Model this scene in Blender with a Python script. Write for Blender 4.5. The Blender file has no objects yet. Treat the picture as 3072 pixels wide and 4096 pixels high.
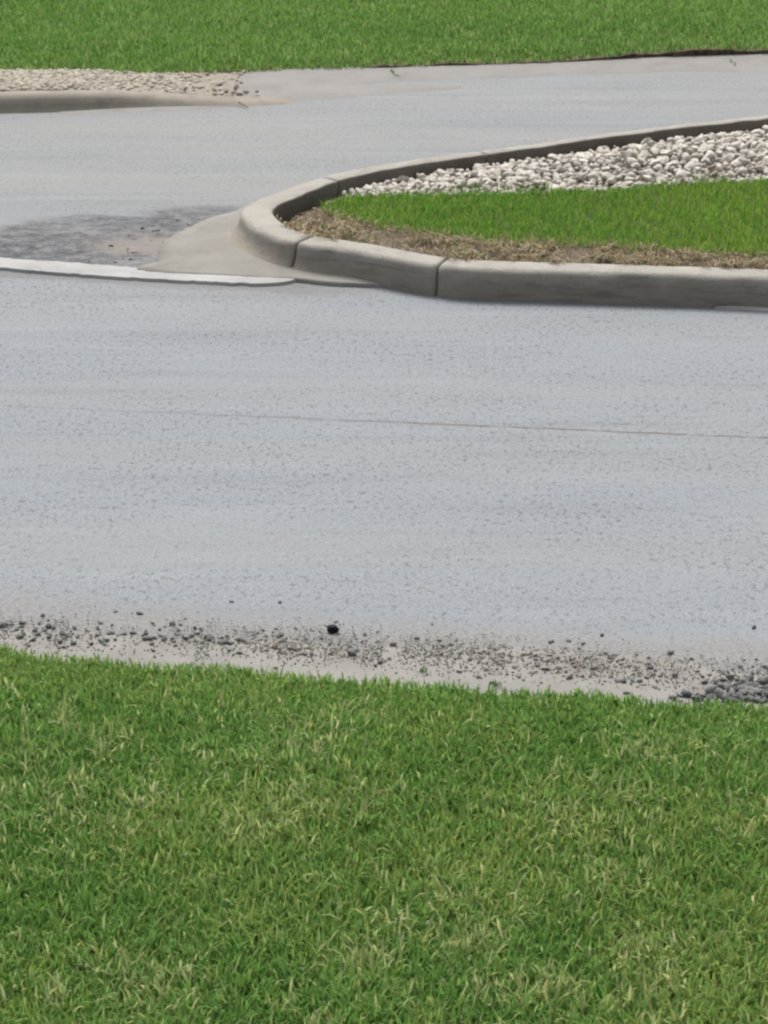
import bpy, bmesh, math, random
import numpy as np
from mathutils import Vector, Matrix, noise as mnoise

R = math.radians
rng = np.random.default_rng(7)
random.seed(7)
S = bpy.context.scene
COL = S.collection

# ------------------------------------------------------------------ camera, sky, sun, exposure
CAM_H, F_PX, W_PX, H_PX, PITCH = 3.9, 2500.0, 768.0, 1024.0, R(23.35)
cam_data = bpy.data.cameras.new('camera')
cam_data.sensor_fit = 'VERTICAL'
cam_data.sensor_height = 24.0
cam_data.lens = 24.0 * F_PX / H_PX
cam_data.clip_start = 0.1
cam_data.clip_end = 2000
cam = bpy.data.objects.new('camera', cam_data)
cam.location = (0, 0, CAM_H)
cam.rotation_euler = (R(90) - PITCH, 0, 0)
COL.objects.link(cam)
S.camera = cam

SUN_EL, SUN_ROT = R(58), R(-12)
world = bpy.data.worlds.new('World')
S.world = world
world.use_nodes = True
wn = world.node_tree
sky = wn.nodes.new('ShaderNodeTexSky')
sky.sky_type = 'NISHITA'
sky.sun_disc = False
sky.sun_elevation = SUN_EL
sky.sun_rotation = SUN_ROT
sky.dust_density = 4.0
sky.air_density = 1.0
sky.ozone_density = 1.0
hs = wn.nodes.new('ShaderNodeHueSaturation')          # cloud cover: the blue is mostly veiled
hs.inputs['Saturation'].default_value = 0.30
wn.links.new(sky.outputs[0], hs.inputs['Color'])
wn.links.new(hs.outputs[0], wn.nodes['Background'].inputs[0])
wn.nodes['Background'].inputs[1].default_value = 0.07

sl = bpy.data.lights.new('sun', 'SUN')
sl.energy = 1.5
sl.angle = R(24)
sl.color = (1.0, 0.97, 0.93)
so = bpy.data.objects.new('sun', sl)
d = Vector((-math.sin(SUN_ROT) * math.cos(SUN_EL), -math.cos(SUN_ROT) * math.cos(SUN_EL), -math.sin(SUN_EL)))
so.rotation_euler = d.to_track_quat('-Z', 'Y').to_euler()
so.location = (0, 0, 30)
COL.objects.link(so)

S.view_settings.view_transform = 'Standard'
S.view_settings.look = 'None'
S.view_settings.gamma = 1.0
S.view_settings.exposure = 1.5
S.cycles.filter_width = 2.4
S.cycles.use_denoising = True

# ------------------------------------------------------------------ plan helpers
CP, SP = math.cos(PITCH), math.sin(PITCH)
def at(px, py, z=0.0):
    """point of the survey (3072x4096 plan of sight lines) on the level z"""
    u = (px / 4.0 - W_PX / 2) / F_PX
    v = (H_PX / 2 - py / 4.0) / F_PX
    dx, dy, dz = u, CP + v * SP, -SP + v * CP
    t = (z - CAM_H) / dz
    return np.array((dx * t, dy * t, z))
def line(pts, z=0.0):
    return np.array([at(a, b, z) for a, b in pts])
def proj(p):
    """pixel (768x1024) of world points, and depth"""
    p = np.atleast_2d(p)
    x, y, z = p[:, 0], p[:, 1], p[:, 2] - CAM_H
    depth = y * CP - z * SP
    up = y * SP + z * CP
    return W_PX / 2 + F_PX * x / depth, H_PX / 2 - F_PX * up / depth, depth
def fx(poly):
    """y as a function of x along a polyline, straight on beyond its ends"""
    o = np.argsort(poly[:, 0]); X, Y = poly[o, 0], poly[o, 1]
    s0 = (Y[1] - Y[0]) / max(X[1] - X[0], 1e-6); s1 = (Y[-1] - Y[-2]) / max(X[-1] - X[-2], 1e-6)
    def f(x):
        x = np.asarray(x, float)
        y = np.interp(x, X, Y)
        y = np.where(x < X[0], Y[0] + s0 * 0.3 * (x - X[0]), y)
        return np.where(x > X[-1], Y[-1] + s1 * 0.8 * (x - X[-1]), y)
    return f
def resample(P, n, smooth=2):
    P = np.asarray(P, float)
    for _ in range(smooth):                      # Chaikin, ends kept
        Q = [P[0]]
        for a, b in zip(P[:-1], P[1:]):
            Q += [a * .75 + b * .25, a * .25 + b * .75]
        Q.append(P[-1]); P = np.array(Q)
    s = np.r_[0, np.cumsum(np.linalg.norm(np.diff(P, axis=0), axis=1))]
    t = np.linspace(0, s[-1], n)
    return np.stack([np.interp(t, s, P[:, k]) for k in range(P.shape[1])], 1)

_perm = rng.random((64, 64))
def vnoise(x, y, sc=1.0, seed=0):
    """smooth value noise, numpy"""
    x = np.asarray(x) * sc + seed * 17.3; y = np.asarray(y) * sc + seed * 7.7
    xi, yi = np.floor(x).astype(int), np.floor(y).astype(int)
    fx_, fy_ = x - xi, y - yi
    fx_ = fx_ * fx_ * (3 - 2 * fx_); fy_ = fy_ * fy_ * (3 - 2 * fy_)
    g = lambda a, b: _perm[a % 64, b % 64]
    return (g(xi, yi) * (1 - fx_) + g(xi + 1, yi) * fx_) * (1 - fy_) + (g(xi, yi + 1) * (1 - fx_) + g(xi + 1, yi + 1) * fx_) * fy_
def fbm(x, y, sc=1.0, seed=0):
    return (vnoise(x, y, sc, seed) + .5 * vnoise(x, y, sc * 2.1, seed + 3) + .25 * vnoise(x, y, sc * 4.3, seed + 5)) / 1.75

# ------------------------------------------------------------------ object helpers
def tag(o, label=None, cat=None, group=None, kind=None):
    if label: o['label'] = label
    if cat: o['category'] = cat
    if group: o['group'] = group
    if kind: o['kind'] = kind
    return o
def mesh_obj(name, verts, faces, mat, parent=None, smooth=False):
    me = bpy.data.meshes.new(name)
    me.from_pydata([tuple(map(float, v)) for v in verts], [], [tuple(f) for f in faces])
    me.update()
    me.materials.append(mat)
    if smooth: me.polygons.foreach_set('use_smooth', [True] * len(me.polygons))
    o = bpy.data.objects.new(name, me)
    COL.objects.link(o)
    if parent: o.parent = parent
    return o
def empty(name, loc=(0, 0, 0)):
    o = bpy.data.objects.new(name, None); o.location = loc
    o.empty_display_size = .05
    COL.objects.link(o); return o
def strip(name, xs, ya, yb, z, mat, ny=8, kind='structure', zf=None):
    """a sheet between two curves y=ya(x) and y=yb(x)"""
    A, B = ya(xs), yb(xs)
    V, F = [], []
    for i, x in enumerate(xs):
        for j in range(ny + 1):
            y = A[i] + (B[i] - A[i]) * j / ny
            V.append((x, y, z if zf is None else zf(x, y, j / ny)))
    for i in range(len(xs) - 1):
        for j in range(ny):
            a = i * (ny + 1) + j
            F.append((a, a + ny + 1, a + ny + 2, a + 1))
    o = mesh_obj(name, V, F, mat, smooth=True)
    return tag(o, kind=kind)

# ------------------------------------------------------------------ material helpers
class Mat:
    k = .68                                      # mineral colours below were noted a little bright
    def __init__(self, name):
        self.m = bpy.data.materials.new(name); self.m.use_nodes = True
        self.t = self.m.node_tree; self.n = self.t.nodes; self.l = self.t.links
        self.b = self.n['Principled BSDF']
        self.b.inputs['Specular IOR Level'].default_value = .25
        self.b.inputs['Roughness'].default_value = .9
        self.pos = self.n.new('ShaderNodeNewGeometry').outputs['Position']
        self.nor = self.pos.node.outputs['Normal']
    def put(self, sock, v):
        if hasattr(v, 'is_output') or isinstance(v, bpy.types.NodeSocket): self.l.new(v, sock)
        else: sock.default_value = v
    def math(self, op, a, b=0.0, clamp=False):
        n = self.n.new('ShaderNodeMath'); n.operation = op; n.use_clamp = clamp
        self.put(n.inputs[0], a); self.put(n.inputs[1], b); return n.outputs[0]
    def scale(self, sx, sy, sz, src=None):
        n = self.n.new('ShaderNodeVectorMath'); n.operation = 'MULTIPLY'
        self.put(n.inputs[0], src or self.pos); n.inputs[1].default_value = (sx, sy, sz); return n.outputs[0]
    def noise(self, sc, det=3.0, rough=.55, vec=None, dist=0.0):
        n = self.n.new('ShaderNodeTexNoise'); self.put(n.inputs['Vector'], vec or self.pos)
        n.inputs['Scale'].default_value = sc; n.inputs['Detail'].default_value = det
        n.inputs['Roughness'].default_value = rough; n.inputs['Distortion'].default_value = dist
        return n.outputs['Fac']
    def voro(self, sc, vec=None, out='Distance', rand=1.0):
        n = self.n.new('ShaderNodeTexVoronoi'); self.put(n.inputs['Vector'], vec or self.pos)
        n.inputs['Scale'].default_value = sc; n.inputs['Randomness'].default_value = rand; return n.outputs[out]
    def ramp(self, f, lo, hi, a=0.0, b=1.0):
        n = self.n.new('ShaderNodeMapRange'); n.interpolation_type = 'SMOOTHSTEP'
        self.put(n.inputs['Value'], f)
        n.inputs['From Min'].default_value = lo; n.inputs['From Max'].default_value = hi
        n.inputs['To Min'].default_value = a; n.inputs['To Max'].default_value = b
        return n.outputs[0]
    def mix(self, f, a, b, mode='MIX'):
        n = self.n.new('ShaderNodeMix'); n.data_type = 'RGBA'; n.blend_type = mode
        self.put(n.inputs[0], f)
        for s, v in ((n.inputs[6], a), (n.inputs[7], b)):
            self.put(s, (*(q * self.k for q in v), 1.0) if isinstance(v, tuple) else v)
        return n.outputs[2]
    def sep(self, src=None):
        n = self.n.new('ShaderNodeSeparateXYZ'); self.put(n.inputs[0], src or self.pos); return n.outputs
    def bump(self, h, strength=.4, dist=.01):
        n = self.n.new('ShaderNodeBump'); n.inputs['Strength'].default_value = strength
        n.inputs['Distance'].default_value = dist; self.put(n.inputs['Height'], h)
        self.l.new(n.outputs[0], self.b.inputs['Normal'])
    def attr(self, name):
        n = self.n.new('ShaderNodeAttribute'); n.attribute_name = name; return n.outputs['Color']
    def color(self, c):
        self.put(self.b.inputs['Base Color'], (*(q * self.k for q in c), 1.0) if isinstance(c, tuple) else c); return self.m
    def above(self, poly):
        """signed distance in y above a straight-ish line through two points"""
        (x0, y0), (x1, y1) = poly
        s = (y1 - y0) / (x1 - x0); c = y0 - s * x0
        X, Y, Z = self.sep()
        return self.math('SUBTRACT', Y, self.math('ADD', self.math('MULTIPLY', X, s), c))
    def blob(self, cx, cy, rx, ry):
        """0 at the centre of an ellipse, 1 on its rim"""
        X, Y, Z = self.sep()
        a = self.math('DIVIDE', self.math('SUBTRACT', X, cx), rx); b = self.math('DIVIDE', self.math('SUBTRACT', Y, cy), ry)
        return self.math('SQRT', self.math('ADD', self.math('MULTIPLY', a, a), self.math('MULTIPLY', b, b)))

def speckle(M, base, dark=.55, dens=(.60, .72), sc=170.0, light=.3):
    f1 = M.noise(sc, 2.0, .6)
    c = M.mix(M.math('MULTIPLY', M.ramp(f1, *dens), dark), base, (.10, .10, .105))
    f2 = M.noise(sc * .8, 2.0, .6, vec=M.scale(1, 1, 1, M.scale(1.0, 1.0, 1.0)))
    f3 = M.noise(sc * 1.3, 1.0, .5)
    return M.mix(M.math('MULTIPLY', M.ramp(f3, .58, .72), light), c, (.42, .415, .405))

# ---- plan lines (traced from the ground they bound)
edge_near = line([(0, 2625), (74, 2650), (463, 2690), (926, 2715), (1536, 2765), (1906, 2795), (2277, 2815), (2693, 2850), (3072, 2862)])
pan_near = line([(0, 2470), (500, 2500), (1000, 2520), (1536, 2540), (2300, 2570), (3072, 2650)])
seam_mid = line([(0, 1600), (1000, 1665), (2000, 1715), (3072, 1752)])
band_top = line([(0, 1043), (370, 1068), (639, 1091), (926, 1101), (1170, 1118)])
band_bot = line([(0, 1083), (370, 1114), (741, 1134), (1000, 1147), (1120, 1144), (1190, 1130)])

def asphalt(name, base_a, base_b, near=False):
    M = Mat(name)
    big = M.noise(.9, 4.0, .6, vec=M.scale(.25, 2.0, 1))
    c = M.mix(M.ramp(big, .38, .62), base_a, base_b)
    c = M.mix(M.math('MULTIPLY', M.ramp(M.noise(1.0, 3.0, .6, vec=M.scale(.12, 1.8, 1.7)), .50, .64), .35), c, (.272, .278, .262))
    c = M.mix(M.math('MULTIPLY', M.ramp(M.noise(2.6, 5.0, .65, vec=M.scale(.16, 2.6, 1)), .50, .66), .30), c, (.19, .198, .208))
    c = M.mix(M.math('MULTIPLY', M.ramp(M.noise(3.2, 5.0, .65, vec=M.scale(.2, 2.6, 1.3)), .50, .68), .35), c, (.33, .345, .355))
    # aggregate: open dark pores and pale stones, coarser and finer
    kd = 1.0 if near else .55
    thin = M.ramp(M.noise(1.6, 4.0, .65, vec=M.scale(.5, 1.4, 1)), .36, .62, .45, 1.0)
    g1 = M.noise(40, 3.0, .65, vec=M.scale(1, .8, 1))
    c = M.mix(M.math('MULTIPLY', M.math('MULTIPLY', M.ramp(g1, .52, .68), thin), .85 * kd), c, (.105, .108, .112))
    g2 = M.noise(110, 2.0, .6)
    c = M.mix(M.math('MULTIPLY', M.math('MULTIPLY', M.ramp(g2, .54, .68), thin), .85 * kd), c, (.09, .09, .095))
    c = M.mix(M.math('MULTIPLY', M.ramp(M.noise(75, 2.0, .6, vec=M.scale(1, 1, 2)), .54, .68), .60 * kd), c, (.38, .38, .385))
    c = M.mix(M.math('MULTIPLY', M.ramp(M.noise(40, 2.0, .6, vec=M.scale(1, 1, 3)), .60, .72), .30 * kd), c, (.20, .17, .145))
    pit = M.voro(48)
    c = M.mix(M.math('MULTIPLY', M.math('MULTIPLY', M.ramp(pit, .09, .22, 1, 0), thin), .55 * kd), c, (.085, .085, .09))
    if near:
        db = M.above(((band_bot[0, 0], band_bot[0, 1]), (band_bot[4, 0], band_bot[4, 1])))
        Xb = M.sep()[0]
        db = M.math('ADD', db, M.math('MULTIPLY', M.math('SUBTRACT', M.noise(7, 5.0, .7, vec=M.scale(.4, 1, 1)), .5), .22))
        kb = M.math('MULTIPLY', M.math('MULTIPLY', M.ramp(db, -.16, -.08), M.ramp(db, .06, .12, 1, 0)), M.ramp(Xb, -.5, .1, 1, 0))
        c = M.mix(M.math('MULTIPLY', kb, .55), c, (.165, .16, .148))
        # long closed seam between two passes of the paver, fading to one side
        X, Y, Z = M.sep()
        dl = M.above(((seam_mid[1, 0], seam_mid[1, 1]), (seam_mid[3, 0], seam_mid[3, 1])))
        wob = M.math('MULTIPLY', M.math('SUBTRACT', M.noise(6, 3.0), .5), .035)
        dd = M.math('ABSOLUTE', M.math('ADD', dl, wob))
        k = M.math('MULTIPLY', M.ramp(dd, .004, .016, 1, 0), M.ramp(X, -1.6, .9, .3, 1.0))
        k = M.math('MULTIPLY', k, M.ramp(M.noise(9, 3.0), .30, .52, .25, 1.0))
        c = M.mix(M.math('MULTIPLY', k, .85), c, (.13, .11, .10))
        # grit swept towards the gutter
        dg = M.above(((pan_near[0, 0], pan_near[0, 1]), (pan_near[-1, 0], pan_near[-1, 1])))
        g = M.math('ADD', dg, M.math('MULTIPLY', M.math('SUBTRACT', M.noise(5, 4.0), .5), .35))
        c = M.mix(M.ramp(g, 0.0, .30, .8, 0.0), c, M.mix(M.ramp(M.noise(60, 3.0), .4, .62), (.295, .285, .268), (.215, .205, .19)))
    h = M.math('ADD', M.noise(90, 3.0, .7), M.math('MULTIPLY', M.voro(70), .5))
    M.bump(h, .45, .006)
    M.b.inputs['Roughness'].default_value = .82
    return M, c

M, c = asphalt('road_asphalt', (.258, .288, .313), (.277, .299, .311), near=True)
MAT_ROAD = M.color(c)
M, c = asphalt('side_road_asphalt', (.258, .267, .272), (.284, .288, .286))
# dark, ravelled corner beside the concrete apron: stains of their own shape
for (px, py, rx, ry, k) in ((330, 1000, 1.1, .50, .95), (60, 1020, 1.0, .42, .8), (520, 930, .9, .40, .8), (740, 890, .7, .22, .8), (850, 850, .5, .18, .7), (640, 970, .3, .2, .7)):
    p = at(px, py)
    e = M.math('ADD', M.blob(p[0], p[1], rx, ry), M.math('MULTIPLY', M.math('SUBTRACT', M.noise(3.2, 5.0, .65, vec=M.scale(.6, 1.5, 1)), .5), 1.9))
    c = M.mix(M.math('MULTIPLY', M.ramp(e, .25, 1.0, 1, 0), k), c, M.mix(M.ramp(M.noise(11, 9.0, .92, vec=M.scale(.8, 1.3, 1)), .44, .58), (.045, .049, .057), (.21, .207, .205)))
p = at(570, 985)
e = M.math('ADD', M.blob(p[0], p[1], .42, .30), M.math('MULTIPLY', M.math('SUBTRACT', M.noise(7, 5.0, .7), .5), 1.6))
c = M.mix(M.math('MULTIPLY', M.ramp(e, .3, .9, 1, 0), .7), c, (.27, .24, .215))
MAT_SIDE = M.color(c)

def concrete(name, a, b, stain=(.16, .145, .13), stain_k=.5, sc=1.0):
    M = Mat(name)
    c = M.mix(M.ramp(M.noise(4 * sc, 5.0, .65), .35, .65), a, b)
    c = M.mix(M.math('MULTIPLY', M.ramp(M.noise(9 * sc, 5.0, .7, vec=M.scale(.6, .6, 2.2)), .5, .72), stain_k), c, stain)
    c = M.mix(M.math('MULTIPLY', M.ramp(M.noise(160, 2.0), .58, .74), .45), c, (.15, .14, .13))
    c = M.mix(M.math('MULTIPLY', M.ramp(M.noise(210, 2.0), .60, .74), .30), c, (.62, .60, .57))
    M.bump(M.math('ADD', M.noise(120, 4.0, .7), M.math('MULTIPLY', M.noise(18, 3.0), 1.5)), .35, .005)
    return M, c
M, c = concrete('kerb_concrete', (.43, .405, .355), (.385, .36, .315), stain_k=.45)
# road film and tyre scuffs on the upright faces, in patches with edges of their own
X, Y, Z = M.sep(); NX, NY, NZ = M.sep(M.nor)
up = M.ramp(NZ, .15, .75)
film = M.math('ADD', Z, M.math('MULTIPLY', M.math('SUBTRACT', M.noise(9, 6.0, .7, vec=M.scale(.5, .5, .8)), .5), .22))
c = M.mix(M.math('MULTIPLY', M.ramp(film, .07, .145, 1, 0), .46), c, M.mix(M.ramp(M.math('ADD', M.noise(2.2, 4.0), M.ramp(X, -.6, .7, .12, -.10)), .42, .60), (.215, .175, .13), (.34, .285, .215)))
scuff = M.noise(7, 6.0, .7, vec=M.scale(.5, .5, 5))
c = M.mix(M.math('MULTIPLY', M.math('MULTIPLY', M.ramp(scuff, .52, .64), M.ramp(film, .11, .15, 1, 0)), .38), c, (.14, .115, .09))
c = M.mix(M.math('MULTIPLY', M.ramp(M.voro(34), .05, .13, 1, 0), .5), c, (.14, .125, .105))
c = M.mix(M.math('MULTIPLY', M.ramp(M.noise(45, 4.0, .7), .56, .70), .35), c, (.20, .185, .16))
M.bump(M.math('ADD', M.noise(70, 5.0, .75), M.math('MULTIPLY', M.noise(14, 4.0), 1.5)), .6, .008)
MAT_KERB = M.color(c)
M, c = concrete('shaded_inner_concrete', (.19, .165, .135), (.145, .125, .10), stain=(.09, .075, .06), stain_k=.5)  # darker kerb concrete: shade of the inner faces is put into its colour
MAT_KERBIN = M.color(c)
M, c = concrete('apron_concrete', (.30, .285, .255), (.265, .25, .222), stain=(.17, .15, .125), stain_k=.4)
MAT_APRON = M.color(c)
M, c = concrete('gutter_concrete', (.318, .308, .278), (.272, .262, .238), stain=(.21, .19, .165), stain_k=.5)
MAT_PAN = M.color(c)
M, c = concrete('far_gutter_concrete', (.305, .292, .272), (.27, .258, .24), stain=(.2, .183, .165), stain_k=.5, sc=.6)
MAT_FARPAN = M.color(c)
M, c = concrete('far_kerb_concrete', (.33, .295, .24), (.28, .25, .205), stain=(.20, .17, .14), stain_k=.6)
MAT_FARKERB = M.color(c)
M, c = concrete('lip_concrete', (.48, .475, .46), (.40, .395, .38), stain=(.26, .25, .235), stain_k=.6)
MAT_LIP = M.color(c)
M = Mat('joint_dirt')
MAT_JOINT = M.color(M.mix(M.noise(60, 3.0), (.16, .12, .085), (.26, .19, .13)))
M = Mat('soil')
c = M.mix(M.ramp(M.noise(30, 5.0, .7), .35, .65), (.10, .078, .05), (.20, .16, .11))
c = M.mix(M.math('MULTIPLY', M.ramp(M.noise(120, 3.0), .5, .7), .6), c, (.28, .23, .16))
M.bump(M.noise(45, 5.0, .7), .8, .02)
MAT_SOIL = M.color(c)
M = Mat('dark_soil')
c = M.mix(M.ramp(M.noise(14, 5.0, .7), .38, .62), (.075, .055, .033), (.20, .155, .10))
M.bump(M.noise(45, 5.0, .7), .8, .02)
MAT_DARKSOIL = M.color(c)
M = Mat('turf_ground'); M.k = 1.0
c = M.mix(M.ramp(M.noise(9, 5.0, .7), .35, .65), (.085, .125, .030), (.115, .155, .042))
MAT_TURF = M.color(c)
M = Mat('open_ground'); M.k = 1.0
c = M.mix(M.ramp(M.noise(2, 5.0, .7), .35, .65), (.05, .10, .022), (.075, .12, .03))
MAT_GROUND = M.color(c)

def stone_mat(name, a, b, dark, k=.4):
    M = Mat(name)
    oi = M.n.new('ShaderNodeObjectInfo')
    tc = M.n.new('ShaderNodeTexCoord')
    v = M.n.new('ShaderNodeVectorMath'); v.operation = 'ADD'
    M.l.new(M.pos, v.inputs[0])
    c = M.mix(oi.outputs['Random'], a, b)
    c = M.mix(M.math('MULTIPLY', M.ramp(M.noise(26, 5.0, .7), .5, .72), k), c, dark)
    M.bump(M.noise(140, 4.0, .7), .4, .004)
    return M.color(c)
MAT_STONE = stone_mat('white_limestone', (.61, .56, .485), (.74, .69, .61), (.38, .32, .25))
MAT_BEDSTONE = stone_mat('limestone_bed', (.61, .56, .485), (.68, .63, .555), (.34, .29, .225))
MAT_PEBBLE = stone_mat('asphalt_crumb', (.11, .115, .115), (.26, .255, .24), (.07, .07, .07))
MAT_BROWN = stone_mat('brown_pebble', (.24, .20, .155), (.38, .34, .285), (.14, .115, .085))
MAT_BLACK = stone_mat('black_rock', (.012, .013, .016), (.012, .013, .016), (.03, .03, .035))
MAT_FARGRAVEL = stone_mat('beige_gravel', (.50, .45, .365), (.60, .545, .455), (.27, .235, .18), .5)

def leaf_mat(name, trans=.5):
    M = Mat(name)
    col = M.attr('blade_colour')
    M.put(M.b.inputs['Base Color'], col)
    M.b.inputs['Roughness'].default_value = .75
    M.b.inputs['Specular IOR Level'].default_value = .12
    tr = M.n.new('ShaderNodeBsdfTranslucent'); M.l.new(col, tr.inputs[0])
    mx = M.n.new('ShaderNodeMixShader'); mx.inputs[0].default_value = trans
    M.l.new(M.b.outputs[0], mx.inputs[1]); M.l.new(tr.outputs[0], mx.inputs[2])
    M.l.new(mx.outputs[0], M.n['Material Output'].inputs['Surface'])
    return M.m
MAT_BLADE = leaf_mat('grass_blade')
MAT_DRY = leaf_mat('dry_blade', .2)

# ------------------------------------------------------------------ the setting
g = mesh_obj('ground', [(-400, -100, -.04), (400, -100, -.04), (400, 800, -.04), (-400, 800, -.04)], [(0, 1, 2, 3)], MAT_GROUND)
tag(g, kind='structure')
f_edge, f_pan = fx(edge_near), fx(pan_near)
XL = np.linspace(-25, 25, 401)
f_seam = lambda x: f_edge(x) - .4
f_farline = lambda x: np.full_like(x, 12.6)
strip('road', XL, lambda x: f_edge(x) - .3, lambda x: 0 * x + 20.5, 0.0, MAT_ROAD, 24)

# side road: everything behind the light concrete lip, up to the far gutter
band_c = (resample(band_top, 30, 0) + resample(band_bot, 30, 0)) / 2
f_band = fx(line([(0, 1062), (370, 1090), (741, 1112), (1170, 1122), (1700, 1150), (3072, 1190)]))
far_edge = line([(0, 470), (300, 462), (740, 440), (1100, 432), (1536, 428), (2000, 422), (2600, 420), (3072, 405)])
far_pan = line([(0, 330), (700, 340), (1000, 395), (1300, 372), (1536, 330), (2100, 308), (2700, 288), (3072, 290)])
far_lawn = line([(a, b + 11) for a, b in ((0, 292), (400, 292), (500, 303), (740, 300), (1000, 291), (1300, 281), (1536, 271), (1900, 261), (2300, 248), (2540, 232), (3072, 217))])
f_flawn = fx(far_lawn); f_fpan = fx(far_pan); f_fedge = fx(far_edge)
strip('side_road', XL, f_band, lambda x: f_flawn(x) + .2, .004, MAT_SIDE, 24)

# gutter pan along the nearer lawn, with a crumbled outer edge
xs = np.linspace(-8, 8, 900)
rag = .05 * (fbm(xs, xs * 0, 3.0, 1) - .5) * 2 + .035 * (vnoise(xs, xs * 0, 22, 2) - .5)
xs_rag = xs.copy()
f_panr = lambda x: f_pan(x) + np.interp(x, xs_rag, rag) - .10
strip('gutter', xs, lambda x: f_edge(x) - .25, f_panr, .008, MAT_PAN, 5)
# far gutter pan
xs = np.linspace(-9, 14, 500)
strip('gutter', xs, lambda x: f_fpan(x) + .04 * (vnoise(x, x * 0, 6, 4) - .5), lambda x: f_flawn(x) + .04, .012, MAT_FARPAN, 6,
      zf=lambda x, y, v: .0045 + .009 * min(1, v / .3) + .015 * max(0, v - .35))
xs2 = np.linspace(at(250, 430)[0], at(1850, 430)[0], 260)
w = lambda x: np.clip((at(1850, 430)[0] - x) / 1.6, 0, 1)
strip('gutter', xs2, lambda x: f_fedge(x) + .03 * (fbm(x, x * 0, 3, 2) - .5) + (1 - w(x)) * .45, lambda x: f_fedge(x) + .55 + .05 * fbm(x, x * 0, 4, 3), .0085, MAT_FARPAN, 6, zf=lambda x, y, v: .0045 + .006 * min(1, 4 * v, 4 * (1 - v)))

# light concrete lip where the side road meets the road
top, bot = resample(band_top, 160, 1), resample(band_bot, 160, 1)
ext = np.array([[-9, top[0, 1] + .9, 0], [-4, top[0, 1] + .25, 0]])
V, Fc = [], []
pts_t = np.vstack([ext + [0, .1, 0], top]); pts_b = np.vstack([ext, bot])
n = len(pts_t)
for i in range(n):
    j = .02 * (vnoise(i * .37, 0, 1, 1) - .5); k = .018 * (vnoise(i * .41, 5, 1, 2) - .5)
    a, b = pts_t[i], pts_b[i]
    V += [(b[0], b[1] + k, .0), (b[0], b[1] + k + .004, .016), ((a[0] + b[0]) / 2, (a[1] + b[1]) / 2, .02), (a[0], a[1] + j, .017), (a[0], a[1] + j + .004, .0)]
for i in range(n - 1):
    for j in range(4):
        a = i * 5 + j; Fc.append((a, a + 5, a + 6, a + 1))
o = mesh_obj('gutter_edge', V, Fc, MAT_LIP); tag(o, kind='structure')
# its continuation showing at the right end of the kerb
lp = line([(2860, 1240), (3000, 1247), (3072, 1252), (3600, 1286)]); lt = line([(2860, 1237), (2950, 1230), (3072, 1233), (3600, 1260)])
V = []; Fc = []
for i in range(4):
    V += [tuple(lp[i]), (lp[i, 0], lp[i, 1] + .004, .014), (lt[i, 0], lt[i, 1], .014)]
for i in range(3):
    for j in range(2):
        a = i * 3 + j; Fc.append((a, a + 3, a + 4, a + 1))
o = mesh_obj('gutter_edge', V, Fc, MAT_LIP); tag(o, kind='structure')

# ------------------------------------------------------------------ the island kerb, cast in sections
KT = .155                                      # kerb height
inner_px = [(3900, 1110), (3072, 1073), (2462, 1053), (1906, 1039), (1767, 1026), (1580, 990), (1427, 962), (1258, 945), (1162, 911),
            (1113, 877), (1089, 848), (1100, 829), (1125, 813), (1222, 772), (1354, 721), (1439, 701), (1536, 678), (1934, 618),
            (2184, 585), (2462, 543), (3072, 472), (3900, 392)]
inner = resample(line(inner_px, KT), 700, 3)[:, :2]
tan = np.gradient(inner, axis=0); tan /= np.linalg.norm(tan, axis=1)[:, None]
for _ in range(12):
    tan[1:-1] = (tan[:-2] + tan[1:-1] * 2 + tan[2:]) / 4
tan /= np.linalg.norm(tan, axis=1)[:, None]
out = np.stack([-tan[:, 1], tan[:, 0]], 1)     # outward normal candidate
mid = inner.mean(0)
if np.dot(out[350], inner[350] - (mid + [1.5, 0])) < 0: out = -out
outw = out
ipx, ipy, _ = proj(np.c_[inner, np.full(len(inner), KT)])
ipx, ipy = ipx * 4, ipy * 4
def idx_at(px, py):
    return int(np.argmin((ipx - px) ** 2 + (ipy - py) ** 2))
i_nose = idx_at(1089, 848)
back_sign = 1 if inner[-1, 1] > inner[0, 1] else -1
def profile(i):
    """section of the kerb: offsets outward (u) and heights (z), from inner foot round to outer foot"""
    t = (i - i_nose)
    apr = math.exp(-((i - idx_at(1095, 858)) / 40.0) ** 2)     # coved foot towards the apron
    wd = .155 + .02 * apr - .055 * min(1, max(0, back_sign * t / 160.0))
    r = .035
    P = [(0.0, .0), (0.0, KT - .012), (.006, KT - .003), (.014, KT), (wd * .5, KT + .002)]
    for k in range(7):
        a = k / 6 * R(82)
        P.append((wd - r + r * math.sin(a), KT - r + r * math.cos(a)))
    f = .012 + .11 * apr
    for k in range(1, 8):
        s = k / 7
        z = (KT - r * .86) * (1 - s)
        u = wd + .001 + .012 * s + (f - .012) * s ** 2.6
        P.append((u, z - .004 if k == 7 else z))
    return P
joint_px = [(1790, 1028), (1252, 944), (1354, 721), (1945, 616)]
joints = sorted(idx_at(*p) for p in joint_px)
kerb = empty('island_kerb', (float(inner[i_nose, 0]), float(inner[i_nose, 1]), 0))
tag(kerb, 'low rounded concrete kerb curving round the nose of the grassy stone island', 'kerb', kind='thing')
kloc = np.array(kerb.location)
cuts = [0] + joints + [len(inner) - 1]
def kerb_point(i, u, z, wob=True):
    p = inner[i] + outw[i] * u
    if wob and z > .02:
        q = .0055 * (mnoise.noise(Vector((p[0] * 7, p[1] * 7, z * 7)))) + .003 * mnoise.noise(Vector((p[0] * 30, p[1] * 30, z * 30)))
        p = p + outw[i] * q; z = z + q * .6
    return (p[0] - kloc[0], p[1] - kloc[1], z)
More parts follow.
